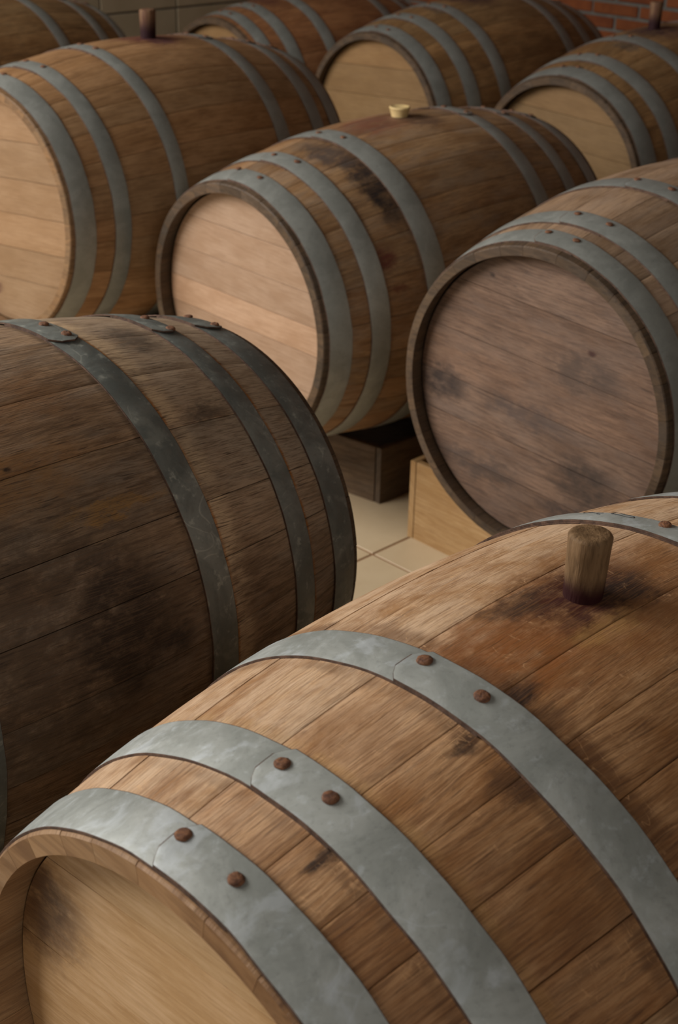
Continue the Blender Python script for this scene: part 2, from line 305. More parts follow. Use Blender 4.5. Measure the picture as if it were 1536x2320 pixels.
rotz = math.radians(45)
floor = slab('floor', [LP(A0, P0, -0.0016), LP(A0, P1, -0.0016), LP(A1, P1, -0.0016), LP(A1, P0, -0.0016)], 0.12, GROUT_FLOOR)
wall_back = slab('wall_back', [LP(A1, P0), LP(A1, P1), LP(A1, P1, ZC), LP(A1, P0, ZC)], 0.12, MORTAR)
ceiling = slab('ceiling', [LP(A0, P0, ZC), LP(A1, P0, ZC), LP(A1, P1, ZC), LP(A0, P1, ZC)], 0.1, CONCRETE)
def holed_wall(name, at, u0, u1, hole, thick, mat):
    """a wall with one rectangular opening, built as four piers; at(u, depth, z) places its points"""
    vs, fs = [], []
    for (p0, p1, z0, z1) in ((u0, hole[0], 0, ZC), (hole[1], u1, 0, ZC), (hole[0], hole[1], 0, hole[2]), (hole[0], hole[1], hole[3], ZC)):
        b = len(vs)
        for d in (0, thick):
            vs += [at(p0, d, z0), at(p1, d, z0), at(p1, d, z1), at(p0, d, z1)]
        fs += [tuple(b + i for i in f) for f in ((3, 2, 1, 0), (4, 5, 6, 7), (0, 1, 5, 4), (1, 2, 6, 5), (2, 3, 7, 6), (3, 0, 4, 7))]
    return link(name, mesh(name, vs, fs), mat, kind='structure')
holed_wall('wall_front', lambda u, d, z: LP(A0 - d, u, z), P0, P1, WIN, 0.2, PLASTER)
holed_wall('wall_right', lambda u, d, z: LP(A0 + A1 - u, P1 + d, z), A0, A1, (A0 + A1 - FILL_R[1], A0 + A1 - FILL_R[0], FILL_R[2], FILL_R[3]), 0.2, PLASTER)
wall_left = holed_wall('wall_left', lambda u, d, z: LP(u, P0 - d, z), A0, A1, WINL, 0.2, GROUT_WALL)

def lay(parent, name, me_list, mat, places, centre, limit, colours):
    """alike pieces as children of the setting: the ones nearest the visible spot one by one, the rest joined"""
    places = sorted(places, key=lambda q: (Vector(q[0]) - centre).length)
    vs, fs = [], []
    for i, (loc, rot, k) in enumerate(places):
        if i < limit:
            o = link(name, me_list[k], mat, parent, random.choice(colours), loc=loc); o.rotation_euler = rot
        else:
            mw = Matrix.Translation(loc) @ __import__('mathutils').Euler(rot).to_matrix().to_4x4()
            b = len(vs); me = me_list[k]
            vs += [mw @ v.co for v in me.vertices]; fs += [tuple(b + j for j in p.vertices) for p in me.polygons]
    if vs:
        o = link(name + '_field', mesh(name + '_field', vs, fs), mat, parent, kind='stuff')

TS = 0.335; G = 0.006
tile_me = box_mesh('floor_tile', TS - G, TS - G, 0.010, 0.0006)
# one joint crossing stands where the photograph shows it
X0 = Vector((0.0742, 2.690)); a_x = (X0.x + X0.y) * S2; p_x = (X0.x - X0.y) * S2
pl = []
i0 = math.floor((A0 - a_x) / TS); j0 = math.floor((P0 - p_x) / TS)
for i in range(i0, math.ceil((A1 - a_x) / TS)):
    for j in range(j0, math.ceil((P1 - p_x) / TS)):
        a, p = a_x + i * TS, p_x + j * TS
        if a < A0 - 0.01 or p < P0 - 0.01 or a + TS > A1 + 0.02 or p + TS > P1 + 0.02: continue
        # local x -> along, local y -> minus across
        pl.append((LP(a + G / 2, p + TS - G / 2, -0.010 + random.uniform(-0.0004, 0.0004)), (0, 0, rotz), 0))
lay(floor, 'tile', [tile_me], FLOOR_TILE, pl, Vector((0.1, 2.7, 0)), 300, [(1, 1, 1), (0.97, 0.96, 0.95), (1.02, 1.01, 0.99)])

WT, WH = 0.392, 0.20
wt_me = box_mesh('wall_tile', WT - 0.008, 0.012, WH - 0.008, 0.002)
pl = []
for i in range(-16, 5):
    for j in range(-4, 14):
        a = 3.563 + i * WT; z = 0.634 + j * WH
        if a < A0 or a + WT > A1 or z < -0.01 or z + WH > ZC: continue
        if a + WT > WINL[0] and a < WINL[1] and z + WH > WINL[2] and z < WINL[3]: continue
        pl.append((LP(a + 0.004, P0 + 0.007 + random.uniform(-0.0006, 0.0006), z + 0.004), (0, 0, rotz), 0))
lay(wall_left, 'tile', [wt_me], WALL_TILE, pl, LP(3.7, P0, 0.62), 300, [(1, 1, 1), (0.95, 0.95, 0.94), (1.04, 1.02, 1.0)])

BW, BH, MG = 0.226, 0.054, 0.013
def brick_mesh(w, seed):
    me = box_mesh('brick', w - MG, 0.02, BH - MG, 0.003); r = random.Random(seed)
    for v in me.vertices: v.co += Vector((r.uniform(-.001, .001), r.uniform(-.0012, .0012), r.uniform(-.001, .001)))
    return me
bricks = [brick_mesh(BW, s) for s in range(4)]
pl = []
for j in range(-13, 48):
    z = 0.672 + 0.008 + j * BH
    if z < 0 or z + BH > ZC: continue
    for i in range(-7, 30):
        p = -3.612 + 0.004 + i * BW + (0.5 * BW * (j % 2)) + random.uniform(-.003, .003)
        if p < P0 + 0.02 or p + BW > P1: continue
        # local x -> across (towards the right), local y -> along (into the wall)
        pl.append((LP(A1 - 0.008 + random.uniform(-.0015, .0015), p + MG / 2, z + MG / 2), (0, 0, -rotz), random.randrange(4)))
lay(wall_back, 'brick', bricks, BRICK, pl, LP(A1, -3.35, 0.70), 300, [(1, 1, 1), (0.85, 0.8, 0.8), (1.1, 1.08, 1.0), (0.92, 0.95, 0.9)])

# ------------------------------------------------------------------ barrels
RB, RH, HALF = 0.34348, 0.27788, 0.475
prof = lambda t: RB - (RB - RH) * (t / HALF) ** 2
def P3(t, th, r):                                        # barrel space: x along the axis, z up from the belly's underside
    return Vector((t, -math.cos(th) * r, RB + math.sin(th) * r))

def stave_mesh(t0, t1, tha, thb, dr, nt, na, ri_end, hp0, hp1, ri_head):
    if tha + thb > 3 * PI: tha -= 2 * PI; thb -= 2 * PI
    gap = 0.00022; vs, uvs, fs, mi = [], [], [], []
    ts = [t0, t0 + 0.002] + [t0 + 0.0145 + (t1 - t0 - 0.029) * k / nt for k in range(nt + 1)] + [t1 - 0.002, t1]
    for k, t in enumerate(ts):
        R = prof(t) + dr - (0.0016 if k in (0, len(ts) - 1) else 0.0)
        g = gap / R; c = 0.0007 / R
        ths = [tha + g, tha + g + c * 0.5, tha + g + c * 1.6] + [tha + g + c * 1.6 + (thb - tha - 2 * g - 3.2 * c) * q / na for q in range(1, na)] + [thb - g - c * 1.6, thb - g - c * 0.5, thb - g]
        rr = [R - 0.0009, R - 0.0002, R] + [R] * (na - 1) + [R, R - 0.0002, R - 0.0009]
        for th, r in zip(ths, rr):
            vs.append(P3(t, th, r)); uvs.append((t, (th - PI / 2) * RB))
        if t <= hp0: ri = ri_head + (ri_end - ri_head) * (hp0 - t) / max(1e-6, hp0 - t0)
        elif t >= hp1: ri = ri_head + (ri_end - ri_head) * (t - hp1) / max(1e-6, t1 - hp1)
        else: ri = min(prof(t) - 0.022, ri_head + 0.02 * min(1, (t - hp0) / 0.05, (hp1 - t) / 0.05) + 0.0)
        for q in range(5):
            th = thb - g + (tha - thb + 2 * g) * q / 4
            vs.append(P3(t, th, ri)); uvs.append((t, (th - PI / 2) * RB + 0.03))
    w = len(ths) + 5; no = len(ths)
    for k in range(len(ts) - 1):
        for q in range(w):
            q2 = (q + 1) % w
            fs.append((k * w + q, k * w + q2, (k + 1) * w + q2, (k + 1) * w + q)); mi.append(1 if q >= no - 1 or k in (0, 1, len(ts) - 3, len(ts) - 2) else 0)
    n = (len(ts) - 1) * w
    # end grain: its own vertices, u across the thickness so the pores read as dots
    for base, flip in ((0, True), (n, False)):
        b = len(vs)
        for q in range(w):
            vs.append(vs[base + q].copy()); uvs.append((uvs[base + q][1] * 0.6 + 5, vs[base + q].z * 0.2))
        f = tuple(range(b, b + w)); fs.append(f if flip else f[::-1]); mi.append(1)
    return mesh('stave', vs, fs, uvs, mi, 30)

def clip_strip(R, y0, y1, seg=40):
    pts = []
    def xs(y): return math.sqrt(max(0.0, R * R - y * y))
    ya, yb = max(y0, -R), min(y1, R)
    for k in range(seg + 1):
        y = ya + (yb - ya) * (0.5 - 0.5 * math.cos(PI * k / seg)); pts.append((xs(y), y))
    for k in range(seg + 1):
        y = yb + (ya - yb) * (0.5 - 0.5 * math.cos(PI * k / seg)); pts.append((-xs(y), y))
    out = []
    for p in pts:
        if not out or (abs(p[0] - out[-1][0]) + abs(p[1] - out[-1][1])) > 1e-6: out.append(p)
    if abs(out[0][0] - out[-1][0]) + abs(out[0][1] - out[-1][1]) < 1e-6: out.pop()
    return out
def head_plank_mesh(R, y0, y1, ang, t, sgn, proud):
    """plank of a barrel head, x along the board; sgn=-1 faces the near end"""
    o = clip_strip(R, y0 + 0.0006, y1 - 0.0006); cx = sum(p[0] for p in o) / len(o); cy = sum(p[1] for p in o) / len(o)
    def ins(p, d):
        L = math.hypot(p[0] - cx, p[1] - cy); f = max(0, 1 - d / max(L, 1e-4)) if abs(p[1] - y0) > 0.001 and abs(p[1] - y1) > 0.001 else 1
        y = min(max(p[1], y0 + d), y1 - d); return (p[0] * f, y)
    rings = [(o, 0.018), (o, 0.0009), ([ins(p, 0.0006) for p in o], 0.0)]
    vs, uvs, fs = [], [], []; ca, sa = math.cos(ang), math.sin(ang); k = len(o)
    for ring, dep in rings:
        for (x, y) in ring:
            s_, n_ = x * ca - y * sa, x * sa + y * ca
            vs.append(Vector((t - sgn * (dep) + sgn * proud, -s_, RB + n_))); uvs.append((x, y))
    for j in range(2):
        for i in range(k):
            i2 = (i + 1) % k; f = (j * k + i, j * k + i2, (j + 1) * k + i2, (j + 1) * k + i)
            fs.append(f if sgn < 0 else f[::-1])
    f = tuple(range(2 * k, 3 * k)); fs.append(f if sgn < 0 else f[::-1])
    f = tuple(range(0, k)); fs.append(f[::-1] if sgn < 0 else f)
    return mesh('head_plank', vs, fs, uvs, None, 25)

TH_H = 0.0019
def hoop_mesh(ta, tb, start, dirn, seed, seg=150, lap_deg=17):
    """riveted strap: goes once round and laps over its own beginning, clipped corners at the outer end"""
    r = random.Random(seed); ph = [r.uniform(0, 6.28) for _ in range(6)]
    lap = math.radians(lap_deg); total = 2 * PI + lap
    angs = [0, 0.003, 0.018, 0.034, 0.05] + [0.05 + (total - 0.05) * k / seg for k in range(1, seg + 1)]
    vs, uvs, fs, mi = [], [], [], []
    tm = (ta + tb) / 2; hw = (tb - ta) / 2
    for a in angs:
        th = start + dirn * a
        lift = TH_H * 1.12 * (1 if a < lap else max(0.0, 1 - (a - lap) / 0.22) ** 1.5) + 0.0003
        if a < 0.06: lift += 0.0010 * (1 - a / 0.06)
        w = hw * (0.42 if a < 1e-6 else (0.46 if a < 0.004 else (0.78 if a < 0.019 else 1.0)))
        wob = 0.00045 * (math.sin(7 * th + ph[0]) + 0.7 * math.sin(17 * th + ph[1]) + 0.5 * math.sin(31 * th + ph[2]))
        wob2 = 0.00045 * (math.sin(6 * th + ph[3]) + 0.7 * math.sin(19 * th + ph[4]) + 0.5 * math.sin(37 * th + ph[5]))
        e0, e1 = tm - w + wob, tm + w + wob2
        for (t, h) in ((e0, 0), (e0, TH_H), (e0 + 0.0007, TH_H + 0.0002), (tm, TH_H + 0.0004), (e1 - 0.0007, TH_H + 0.0002), (e1, TH_H), (e1, 0)):
            vs.append(P3(t, th, prof(t) + lift + h)); uvs.append((t, a * RB))
    w = 7
    for k in range(len(angs) - 1):
        for q in range(w):
            q2 = (q + 1) % w
            f = (k * w + q, k * w + q2, (k + 1) * w + q2, (k + 1) * w + q)
            fs.append(f if dirn > 0 else f[::-1]); mi.append(1 if k == 0 or q not in (2, 3) else 0)
    L = (len(angs) - 1) * w
    f = tuple(range(w)); fs.append(f[::-1] if dirn > 0 else f); mi.append(1)
    f = tuple(range(L, L + w)); fs.append(f if dirn > 0 else f[::-1]); mi.append(1)
    return mesh('hoop', vs, fs, uvs, mi, 35)

def rivet_mesh(t, th, rad, seed):
    r = random.Random(seed); c = P3(t, th, prof(t) + 2 * TH_H + 0.0012)
    nz = Vector((0, -math.cos(th), math.sin(th))); nx = Vector((1, 0, 0)); ny = nz.cross(nx)
    vs, fs = [], []; k = 18; jit = [r.uniform(0.96, 1.04) for _ in range(k)]
    for (q, h) in ((1.0, -0.0006), (1.03, 0.0008), (0.9, 0.0021), (0.55, 0.0028)):
        for i in range(k):
            a = 2 * PI * i / k; vs.append(c + rad * q * jit[i] * (math.cos(a) * nx + math.sin(a) * ny) + nz * (h + r.uniform(-.0002, .0002)))
    vs.append(c + nz * 0.0028)
    for j in range(3):
        for i in range(k): fs.append((j * k + i, j * k + (i + 1) % k, (j + 1) * k + (i + 1) % k, (j + 1) * k + i))
    for i in range(k): fs.append((3 * k + i, 3 * k + (i + 1) % k, len(vs) - 1))
    return mesh('rivet', vs, fs, None, None, 60)

D2R = math.radians
def barrel(label, pos, yaw, dz, tilt, hoops, wood, head, zinc, seams=None, near_end=-0.4757, far_end=0.4757, head_planks=None, head_ang=0.0,
           tones=0.16, seed=0, nt=22, rivets=None, zt=(1, 1, 1), wide=1.0, skip_rivets=False, chime=0.018, depth=0.031, ends=None, head_tone=0.10, tone_at=None, laps=None):
    rnd = random.Random(seed)
    root = thing('wine_barrel', label, 'barrel', group='oak barrels lying in rows')
    a = Vector((math.sin(yaw) * math.cos(tilt), math.cos(yaw) * math.cos(tilt), math.sin(tilt)))
    s = Vector((math.cos(yaw), -math.sin(yaw), 0)); k = s.cross(a); y = -s
    C = Vector((pos[0], pos[1], CAM_H - DROP + dz)); o = C - k * RB
    M = Matrix.Identity(4)
    for i in range(3): M[i][0], M[i][1], M[i][2], M[i][3] = a[i], y[i], k[i], o[i]
    root.matrix_world = M
    if seams is None: seams = []
    # complete the ring of seams with boards of uneven width, the bung board on top
    sm = sorted(seams) if seams else [90 - 7.2, 90 + 7.2]
    lo, hi = sm[0], sm[-1]; rest = 360 - (hi - lo); cuts = []; acc = 0
    while acc < rest - 8:
        w = rnd.uniform(8.5, 15); cuts.append(w); acc += w
    f = rest / acc; x = hi
    for w in cuts[:-1]: x += w * f; sm.append(x)
    sm = sm + [lo + 360]
    hp0, hp1 = near_end + depth, far_end - depth
    ro = prof(near_end); rie = ro - chime; rih = rie - 0.001
    for i in range(len(sm) - 1):
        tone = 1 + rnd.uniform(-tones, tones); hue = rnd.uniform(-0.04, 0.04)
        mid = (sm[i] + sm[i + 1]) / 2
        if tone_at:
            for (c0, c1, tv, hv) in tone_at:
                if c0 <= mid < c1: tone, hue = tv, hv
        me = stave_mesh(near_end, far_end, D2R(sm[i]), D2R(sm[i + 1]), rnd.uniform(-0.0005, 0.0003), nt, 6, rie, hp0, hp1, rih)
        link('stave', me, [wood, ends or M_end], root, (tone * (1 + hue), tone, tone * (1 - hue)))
    hp = head_planks or [-0.19, -0.10, -0.01, 0.085, 0.175]
    for sgn, t, js, an in ((-1, hp0, hp, head_ang), (1, hp1, [-0.17, -0.07, 0.03, 0.12, 0.2], 0.05)):
        cut = [-0.30] + list(js) + [0.30]; Rh = rih - 0.0002
        cut = [c for c in cut if abs(c) < Rh - 0.004 or abs(c) >= 0.29]
        for i in range(len(cut) - 1):
            tone = 1 + rnd.uniform(-head_tone, head_tone); hue = rnd.uniform(-0.03, 0.03)
            me = head_plank_mesh(Rh, max(cut[i], -Rh), min(cut[i + 1], Rh), an, t, sgn, rnd.uniform(-0.0006, 0.0003))
            link('head_plank', me, head, root, (tone * (1 + hue), tone, tone * (1 - hue)))
    for hi_, (ta, tb) in enumerate(hoops):
        near = ta < 0
        st, dr = (D2R(96.3), -1) if near else (D2R(81), 1)
        ld = 17
        if laps and hi_ in laps: st, dr, ld = D2R(laps[hi_][0]), laps[hi_][1], laps[hi_][2]
        st += D2R(rnd.uniform(-1.2, 1.2)) if seed > 2 else 0
        h = link('hoop', hoop_mesh(ta, tb, st, dr, seed * 10 + hi_, lap_deg=ld), [zinc, RUST_SHADE_EDGE], root, (lambda q: tuple(c * q for c in zt))(1 + rnd.uniform(-.05, .05)))
        rv = (rivets or {}).get(hi_)
        if rv is None:
            rv = [((ta + tb) / 2 + rnd.uniform(-.004, .004), math.degrees(st) + dr * d) for d in (2.2 + rnd.uniform(-.5, .5), 13.0 + rnd.uniform(-.5, .5))]
        for j, (tr, thr) in enumerate(rv):
            link('rivet', rivet_mesh(tr, D2R(thr), 0.0064 + rnd.uniform(-.0004, .0004), seed * 100 + hi_ * 10 + j), RIVET, h)
    return root, M

def sym(n1, n2, n3, f3, f2, f1): return [n1, n2, n3, f3, f2, f1]
BAR = {}
B1_seams = [39.5, 50.4, 61.9, 71.5, 82.6, 97.7, 109.0, 118.2, 130]
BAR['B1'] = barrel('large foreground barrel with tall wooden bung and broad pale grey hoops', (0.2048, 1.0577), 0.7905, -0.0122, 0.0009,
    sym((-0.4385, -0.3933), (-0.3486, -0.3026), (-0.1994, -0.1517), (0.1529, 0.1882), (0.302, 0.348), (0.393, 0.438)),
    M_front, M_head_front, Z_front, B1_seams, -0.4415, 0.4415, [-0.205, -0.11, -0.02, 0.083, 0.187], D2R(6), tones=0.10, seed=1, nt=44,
    rivets={0: [(-0.4085, 94.9), (-0.4105, 83.6)], 1: [(-0.3200, 93.7), (-0.3205, 84.4)], 2: [(-0.1660, 93.8), (-0.1685, 83.3)], 3: [(0.1800, 95.4), (0.171, 83.0)]},
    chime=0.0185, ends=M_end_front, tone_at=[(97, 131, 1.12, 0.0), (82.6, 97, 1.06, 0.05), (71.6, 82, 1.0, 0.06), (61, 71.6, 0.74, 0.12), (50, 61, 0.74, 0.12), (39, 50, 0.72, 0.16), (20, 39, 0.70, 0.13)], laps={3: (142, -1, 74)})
BAR['B2'] = barrel('dark weathered barrel on the left with blackened speckled hoops', (-0.4948, 1.5413), 0.7335, 0.0090, -0.0368,
    sym((-0.4502, -0.4041), (-0.3532, -0.3126), (-0.1925, -0.1471), (0.1471, 0.1925), (0.3126, 0.3532), (0.4041, 0.4560)),
    M_dark, M_head_dark, Z_dark, [8, 22.4, 34.6, 51.4, 66.5, 81.5, 97], tones=0.07, seed=2, nt=44, far_end=0.4700,
    rivets={3: [(0.1785, 91.5), (0.1802, 84.2)], 4: [(0.3440, 92.0), (0.3440, 82.6)], 5: [(0.4410, 96.5), (0.4450, 86.6)]}, laps={5: (84, 1, 17)})
BAR['B3'] = barrel('barrel at the right edge with a dark grey-purple weathered head', (0.6397, 2.6415), 0.7512, -0.0054, 0.0027,
    sym((-0.4515, -0.4056), (-0.3764, -0.3261), (-0.1916, -0.1361), (0.1361, 0.1916), (0.3261, 0.3764), (0.4056, 0.4464)),
    M_grey, M_head_dark, Z_mid, None, -0.4645, 0.4712, [-0.168, -0.095, -0.020, 0.070, 0.168], D2R(-4.5), seed=3, nt=28,
    rivets={0: [(-0.4176, 93.5), (-0.4183, 82.5)], 1: [(-0.339, 92.9), (-0.342, 80.7)], 2: [(-0.1508, 93.8), (-0.153, 81.5)]}, chime=0.0165, depth=0.027)
BAR['B4'] = barrel('centre barrel with pale head and small cream silicone bung', (0.1068, 3.2299), 0.7973, -0.0444, 0.0262,
    sym((-0.4625, -0.4112), (-0.3669, -0.3194), (-0.2194, -0.1638), (0.1661, 0.2148), (0.3000, 0.3464), (0.4112, 0.4560)),
    M_centre, M_head_pale, Z_mid, None, -0.4740, 0.4730, [-0.125, -0.038, 0.024, 0.095, 0.172], D2R(-1.0), seed=4,
    rivets={0: [(-0.4154, 98.0), (-0.4255, 82.6)], 1: [(-0.3363, 93.4), (-0.3333, 81.0)]}, chime=0.0195)
BAR['B5'] = barrel('honey coloured barrel at the left edge with a dark wine-stained bung', (-0.5140, 3.5742), 0.7076, 0.0599, -0.0157,
    sym((-0.4510, -0.4018), (-0.3558, -0.3146), (-0.1927, -0.1530), (0.1643, 0.2142), (0.3199, 0.3719), (0.4080, 0.4560)),
    M_mid, M_head_amber, Z_mid, None, -0.4610, 0.4700, [-0.16, -0.085, -0.005, 0.075, 0.16], D2R(4), seed=5, tones=0.10, ends=M_end_honey,
    rivets={0: [(-0.4035, 88.9), (-0.412, 99.0)], 1: [(-0.3192, 94.0), (-0.3255, 81.6)], 2: [(-0.1565, 94.5), (-0.1632, 84.0)]})
BAR['B6'] = barrel('top right barrel with tall bung cut by the frame, before the brick wall', (0.9140, 4.3718), 0.7575, 0.0044, 0.0538,
    sym((-0.4625, -0.4085), (-0.3649, -0.3108), (-0.1896, -0.1309), (0.1309, 0.1896), (0.3108, 0.3649), (0.4085, 0.4582)),
    M_right, M_head_honey, Z_mid, None, -0.4745, 0.4745, None, D2R(-3), zt=(0.85, 0.85, 0.85), seed=6,
    rivets={0: [(-0.4096, 97.9), (-0.4073, 88.1)], 1: [(-0.3223, 98.9), (-0.3187, 88.3)], 2: [(-0.1507, 99.2), (-0.1428, 90.2)]})
BAR['B7'] = barrel('amber barrel in the back row whose round head shows above the cream bung', (0.4013, 4.9507), 0.7699, 0.0102, 0.0218,
    sym((-0.4615, -0.4099), (-0.3509, -0.2990), (-0.2143, -0.1652), (0.1674, 0.2184), (0.300, 0.351), (0.410, 0.4563)),
    M_right, M_head_honey, Z_mid, None, -0.4730, 0.4730, None, D2R(3), zt=(0.85, 0.85, 0.85), seed=7)
BAR['B8'] = barrel('reddish brown barrel in the back, only its top rim showing beside the tiled wall', (-0.1326, 5.4163), 0.7864, -0.0373, -0.0137,
    sym((-0.4450, -0.3996), (-0.3551, -0.3065), (-0.1985, -0.1505), (0.1505, 0.1985), (0.3065, 0.3551), (0.3996, 0.4450)),
    M_red, M_head_honey, Z_mid, None, -0.4727, 0.4727, None, 0.0, zt=(0.85, 0.85, 0.85), seed=8)
BAR['B9'] = barrel('barrel in the top left corner, far end with three hoops against the tiled wall', (-1.1803, 4.6337), 0.6600, 0.0116, 0.0113,
    sym((-0.4500, -0.4050), (-0.3666, -0.3230), (-0.1729, -0.1279), (0.1279, 0.1729), (0.3230, 0.3666), (0.4300, 0.4680)),
    M_right, M_head_honey, Z_mid, None, -0.4725, 0.4725, None, 0.0, seed=9)

# ------------------------------------------------------------------ hand-drawn marks on the far belly hoop of the foreground barrel
def marks():
    root = BAR['B1'][0]; hoop = [c for c in root.children if c.name.startswith('hoop')][3]
    strokes = [[(0.184, 109.9), (0.1895, 109.6), (0.186, 107.3), (0.1835, 105.3), (0.1795, 104.8), (0.1785, 106.2), (0.182, 108.3), (0.1845, 110.0)],
               [(0.182, 115.5), (0.1855, 114.0), (0.1815, 112.8), (0.1830, 111.4)], [(0.1785, 112.2), (0.1775, 111.4)]]
    vs, fs = [], []
    for st in strokes:
        pts = []
        for (t0, h0), (t1, h1) in zip(st[:-1], st[1:]):
            for q in range(4): pts.append((t0 + (t1 - t0) * q / 4, h0 + (h1 - h0) * q / 4))
        pts.append(st[-1]); base = len(vs)
        for i, (t, h) in enumerate(pts):
            p = P3(t, D2R(h - 3.5), prof(t) + 2.12 * TH_H + 0.0008)
            t2, h2 = pts[min(i + 1, len(pts) - 1)]; t3, h3 = pts[max(i - 1, 0)]
            d = (P3(t2, D2R(h2), prof(t2)) - P3(t3, D2R(h3), prof(t3))).normalized()
            nz = Vector((0, -math.cos(D2R(h)), math.sin(D2R(h)))); sd = d.cross(nz)
            for q in range(4):
                a = PI / 2 * q; vs.append(p + 0.0005 * math.cos(a) * sd + 0.0003 * math.sin(a) * nz)
        for i in range(len(pts) - 1):
            for q in range(4):
                fs.append((base + i * 4 + q, base + i * 4 + (q + 1) % 4, base + (i + 1) * 4 + (q + 1) % 4, base + (i + 1) * 4 + q))
    o = link('ink_mark', mesh('ink_mark', vs, fs), INK, hoop); o['label'] = 'dark hand-drawn letter and strokes'
marks()

# ------------------------------------------------------------------ bungs
def bung_material(name, top, side, stain, z0, z1):
    n = N(name); tc = n.node('ShaderNodeTexCoord').outputs['Object']
    f, _ = n.noise(n.scale3(tc, (110, 110, 14)), 1.0, 4, 0.6); g, _ = n.noise(n.scale3(tc, (420, 420, 60)), 1.0, 3, 0.6); b, _ = n.noise(tc, 45, 4)
    col = n.mix(n.ramp(f, 0.35, 0.65), side, top); col = n.mix(n.math('MULTIPLY', n.ramp(g, 0.5, 0.3), 0.4), col, tuple(c * 0.4 for c in side))
    z = n.math('ADD', n.xyz(tc)[2], n.math('MULTIPLY', n.math('SUBTRACT', b, 0.5), 0.018))
    col = n.mix(n.ramp(z, z1, z0), col, stain)
    return n.out(col, 0.7, n.bump(n.math('ADD', f, g), 0.0008), spec=0.2)
M_bung = bung_material('bung_wood', (0.205, 0.122, 0.06), (0.12, 0.068, 0.031), (0.026, 0.004, 0.004), 0.006, 0.026)
M_bung_dark = bung_material('bung_wine_dark', (0.17, 0.095, 0.05), (0.12, 0.055, 0.035), (0.022, 0.006, 0.008), 0.012, 0.055)
M_sil = mottled('silicone_cream', (0.58, 0.42, 0.19), (0.62, 0.46, 0.22), 30, 0.45, 0.0003)
def bung(name, label, key, t, th, rb, rt, h, mat, bev=0.004, lean=(0, 0), seed=0, dish=0.0):
    M = BAR[key][1]; p = M @ P3(t, D2R(th), prof(t)); r = random.Random(seed)
    rings = [(rb * 0.97, -0.012), (rb, 0.0), (rb + (rt - rb) * 0.35, h * 0.35), (rb + (rt - rb) * 0.7, h * 0.7), (rt, h - bev), (rt - bev * 0.4, h - bev * 0.3), (rt - bev, h), (rt * 0.55, h - dish), (rt * 0.2, h - dish - 0.0004)]
    vs, fs = [], []; k = 40; ph = r.uniform(0, 6)
    for (q, z) in rings:
        for i in range(k):
            a = 2 * PI * i / k; q2 = q * (1 + 0.012 * math.sin(3 * a + ph) + 0.008 * math.sin(7 * a + ph * 2))
            vs.append(Vector((q2 * math.cos(a) + lean[0] * z, q2 * math.sin(a) + lean[1] * z, z)))
    vs.append(Vector((lean[0] * h, lean[1] * h, h - dish - 0.0008)))
    for j in range(len(rings) - 1):
        for i in range(k): fs.append((j * k + i, j * k + (i + 1) % k, (j + 1) * k + (i + 1) % k, (j + 1) * k + i))
    for i in range(k): fs.append(((len(rings) - 1) * k + i, (len(rings) - 1) * k + (i + 1) % k, len(vs) - 1))
    fs.append(tuple(range(k))[::-1])
    o = link(name, mesh(name, vs, fs, None, None, 50), mat, loc=p); o['label'] = label; o['category'] = 'bung'
    return o
bung('wooden_bung', 'tall tapered wooden bung standing upright in the foreground barrel', 'B1', 0.0065, 89.7, 0.0172, 0.0190, 0.060, M_bung, bev=0.0035, lean=(0.02, 0.0), seed=1)
bung('silicone_bung', 'small cream silicone bung in the centre barrel', 'B4', 0.0270, 91.0, 0.0185, 0.0240, 0.021, M_sil, 0.003, seed=2, dish=0.004)
bung('wooden_bung', 'dark wine-stained wooden bung on the honey barrel, before the tiled wall', 'B5', 0.0300, 89.5, 0.0185, 0.0200, 0.066, M_bung_dark, seed=3)
bung('wooden_bung', 'tall wooden bung at the top right, before the brick wall', 'B6', -0.012, 91.5, 0.0170, 0.0190, 0.075, M_bung_dark, seed=4)

# ------------------------------------------------------------------ wooden boxes under the barrels
M_pine = oak('pine_box', (0.43, 0.275, 0.13), (0.34, 0.195, 0.078), (0.17, 0.08, 0.03), streak=0.28, pores=0.12, flecks=0.05, figure=0.6, bump=0.0003, spec=0.35)
M_box_dark = oak('old_box', (0.15, 0.094, 0.052), (0.085, 0.05, 0.027), (0.025, 0.016, 0.011), grey=(0.10, 0.078, 0.058), grey_amt=0.4, streak=0.45, pores=0.4, flecks=0.1)
def board_between(p, q, h, th, mat, parent, notch=None, tone=1.0, z0=0.0):
    """upright board from p to q on the floor, thickness to the left of p->q; notch(x,y) gives the height it may reach"""
    p, q = Vector((p[0], p[1], 0)), Vector((q[0], q[1], 0)); d = q - p; L = d.length; d.normalize(); nrm = Vector((-d.y, d.x, 0))
    n = 26 if notch else 1; vs, uvs, fs = [], [], []
    for i in range(n + 1):
        x = L * i / n; b = p + d * x
        top = h if not notch else min(min(h, notch(b)), min(h, notch(b + nrm * th)))
        c = 0.0012
        for (off, z) in ((0, z0), (0, top - c), (c, top), (th - c, top), (th, top - c), (th, z0)):
            vs.append(b + nrm * off + Vector((0, 0, z))); uvs.append((x, z + off))
    w = 6
    for i in range(n):
        for k in range(w):
            k2 = (k + 1) % w; fs.append((i * w + k, (i + 1) * w + k, (i + 1) * w + k2, i * w + k2))
    e = len(vs)
    for src in (0, n * w):
        b = len(vs)
        for k in range(w): vs.append(vs[src + k].copy()); uvs.append((uvs[src + k][1], vs[-1].z * 0.3 + k * 0.002))
        f = tuple(range(b, b + w)); fs.append(f if src == 0 else f[::-1])
    me = mesh('board', vs, fs, uvs, None, 30); o = link('board', me, mat, None, (tone, tone, tone))
    o.parent = parent; o.matrix_parent_inverse = parent.matrix_world.inverted()
    return o
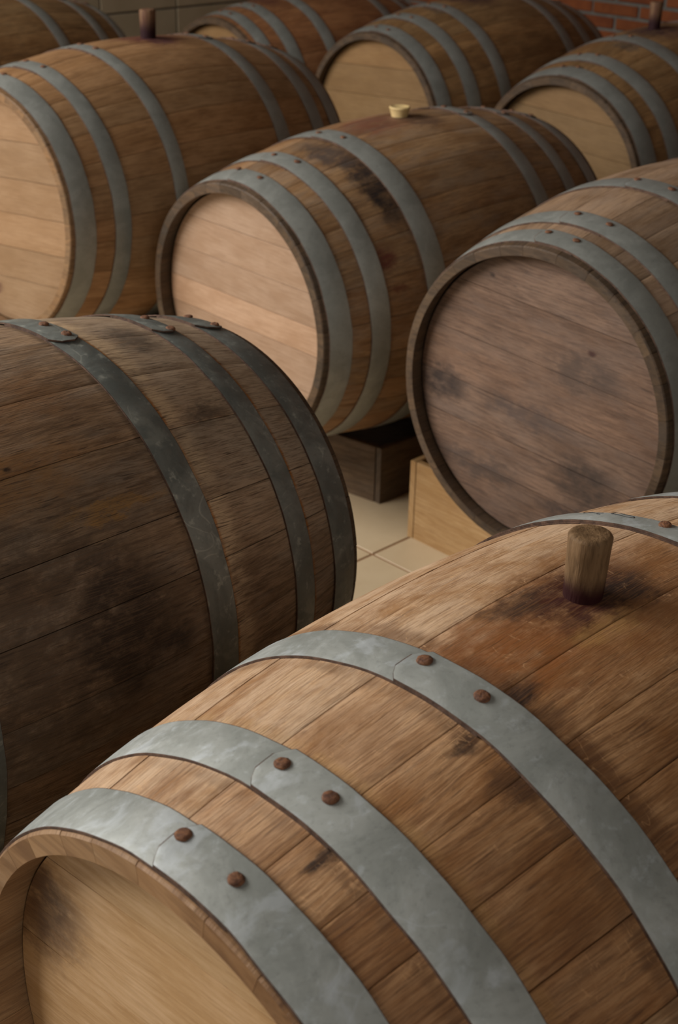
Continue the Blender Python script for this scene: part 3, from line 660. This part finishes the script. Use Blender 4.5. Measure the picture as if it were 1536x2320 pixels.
def box(label, key, corner_fl, h, mat, th, side_dir, front_dir, length, width, tone=1.0, group=None):
    """open-topped box; corner_fl is the front-left (or front-right when width<0) floor corner"""
    M = BAR[key][1]; Mi = M.inverted()
    def notch(b):                                       # keep clear of the belly of the barrel above
        best = 9.0
        for zt in range(60, 340, 4):
            z = zt / 1000; l = Mi @ Vector((b.x, b.y, z))
            if abs(l.x) < 0.474:
                r = math.hypot(l.y, l.z - RB)
                if r < prof(l.x) + 0.002: best = z - 0.004; break
        return best
    sd = Vector((math.sin(D2R(side_dir)), math.cos(D2R(side_dir)), 0)); fd = Vector((math.sin(D2R(front_dir)), math.cos(D2R(front_dir)), 0))
    A = Vector((corner_fl[0], corner_fl[1], 0)); B = A + fd * width; D_ = A + sd * length; Cc = B + sd * length
    root = thing('wooden_box', label, 'wooden box', (A + Cc) / 2, group)
    bpy.context.view_layer.update()
    if width > 0: quad = [A, B, Cc, D_]
    else: quad = [B, A, D_, Cc]                          # keep counter-clockwise seen from above? front runs left to right
    F0, F1, K1, K0 = quad
    dF = (F1 - F0).normalized(); dS = (K0 - F0).normalized()
    rnd = random.Random(len(label))
    board_between(F0 + dF * (th + 0.0018) + dS * 0.0012, F1 - dF * (th + 0.0018) + dS * 0.0012, h, th, mat, root, notch, tone)              # front
    board_between(K1 - dF * th, K0 + dF * th, h, th, mat, root, notch, tone * 0.95)       # back
    board_between(K0, F0, h, th, mat, root, notch, tone * 1.02)                            # left side
    board_between(F1, K1, h, th, mat, root, notch, tone * 0.93)                            # right side
    # bottom board
    i0, i1, i2, i3 = F0 + dF * th + dS * th, F1 - dF * th + dS * th, K1 - dF * th - dS * th, K0 + dF * th - dS * th
    z = Vector((0, 0, 0.010)); vs = [i0, i1, i2, i3, i0 + z, i1 + z, i2 + z, i3 + z]
    me = mesh('board', [v + Vector((0, 0, 0.0005)) for v in vs], [(3, 2, 1, 0), (4, 5, 6, 7), (0, 1, 5, 4), (1, 2, 6, 5), (2, 3, 7, 6), (3, 0, 4, 7)], [(v.x, v.y) for v in vs])
    o = link('board', me, mat, None, (tone * .8,) * 3); o.parent = root; o.matrix_parent_inverse = root.matrix_world.inverted()
    return root
box('light pine box under the barrel with the dark weathered head', 'B3', (0.1515, 2.777), 0.1840, M_pine, 0.0145, 44.5, 136.0, 0.50, 0.82)
box('old dark wooden box under the centre barrel', 'B4', (0.0922, 2.931), 0.1385, M_box_dark, 0.016, 48.0, 127.0, 0.46, -0.42)
def rest(label, key, mat, tone, half=0.25, width=0.56):
    M = BAR[key][1]; x = M.to_3x3() @ Vector((1, 0, 0)); y = M.to_3x3() @ Vector((0, -1, 0))
    c = M @ Vector((0, 0, 0)); lo = (M @ Vector((-half, 0, 0.022))).z; hi2 = (M @ Vector((half, 0, 0.022))).z
    yaw = math.degrees(math.atan2(x.x, x.y)); fl = c - x * half - y * width / 2
    box(label, key, fl, max(lo, hi2) + 0.03, mat, 0.015, yaw, yaw + 90, 2 * half, width, tone)
rest('wooden box holding up the large foreground barrel', 'B1', M_pine, 0.9)
rest('wooden box holding up the dark weathered left barrel', 'B2', M_box_dark, 1.0)
rest('wooden box holding up the honey barrel at the left edge', 'B5', M_box_dark, 1.0)
rest('wooden box holding up the top right barrel', 'B6', M_pine, 0.8)
rest('wooden box holding up the amber barrel in the back row', 'B7', M_pine, 0.85)
rest('wooden box holding up the reddish barrel by the tiled wall', 'B8', M_box_dark, 1.0)
rest('wooden box holding up the barrel in the top left corner', 'B9', M_box_dark, 1.0)
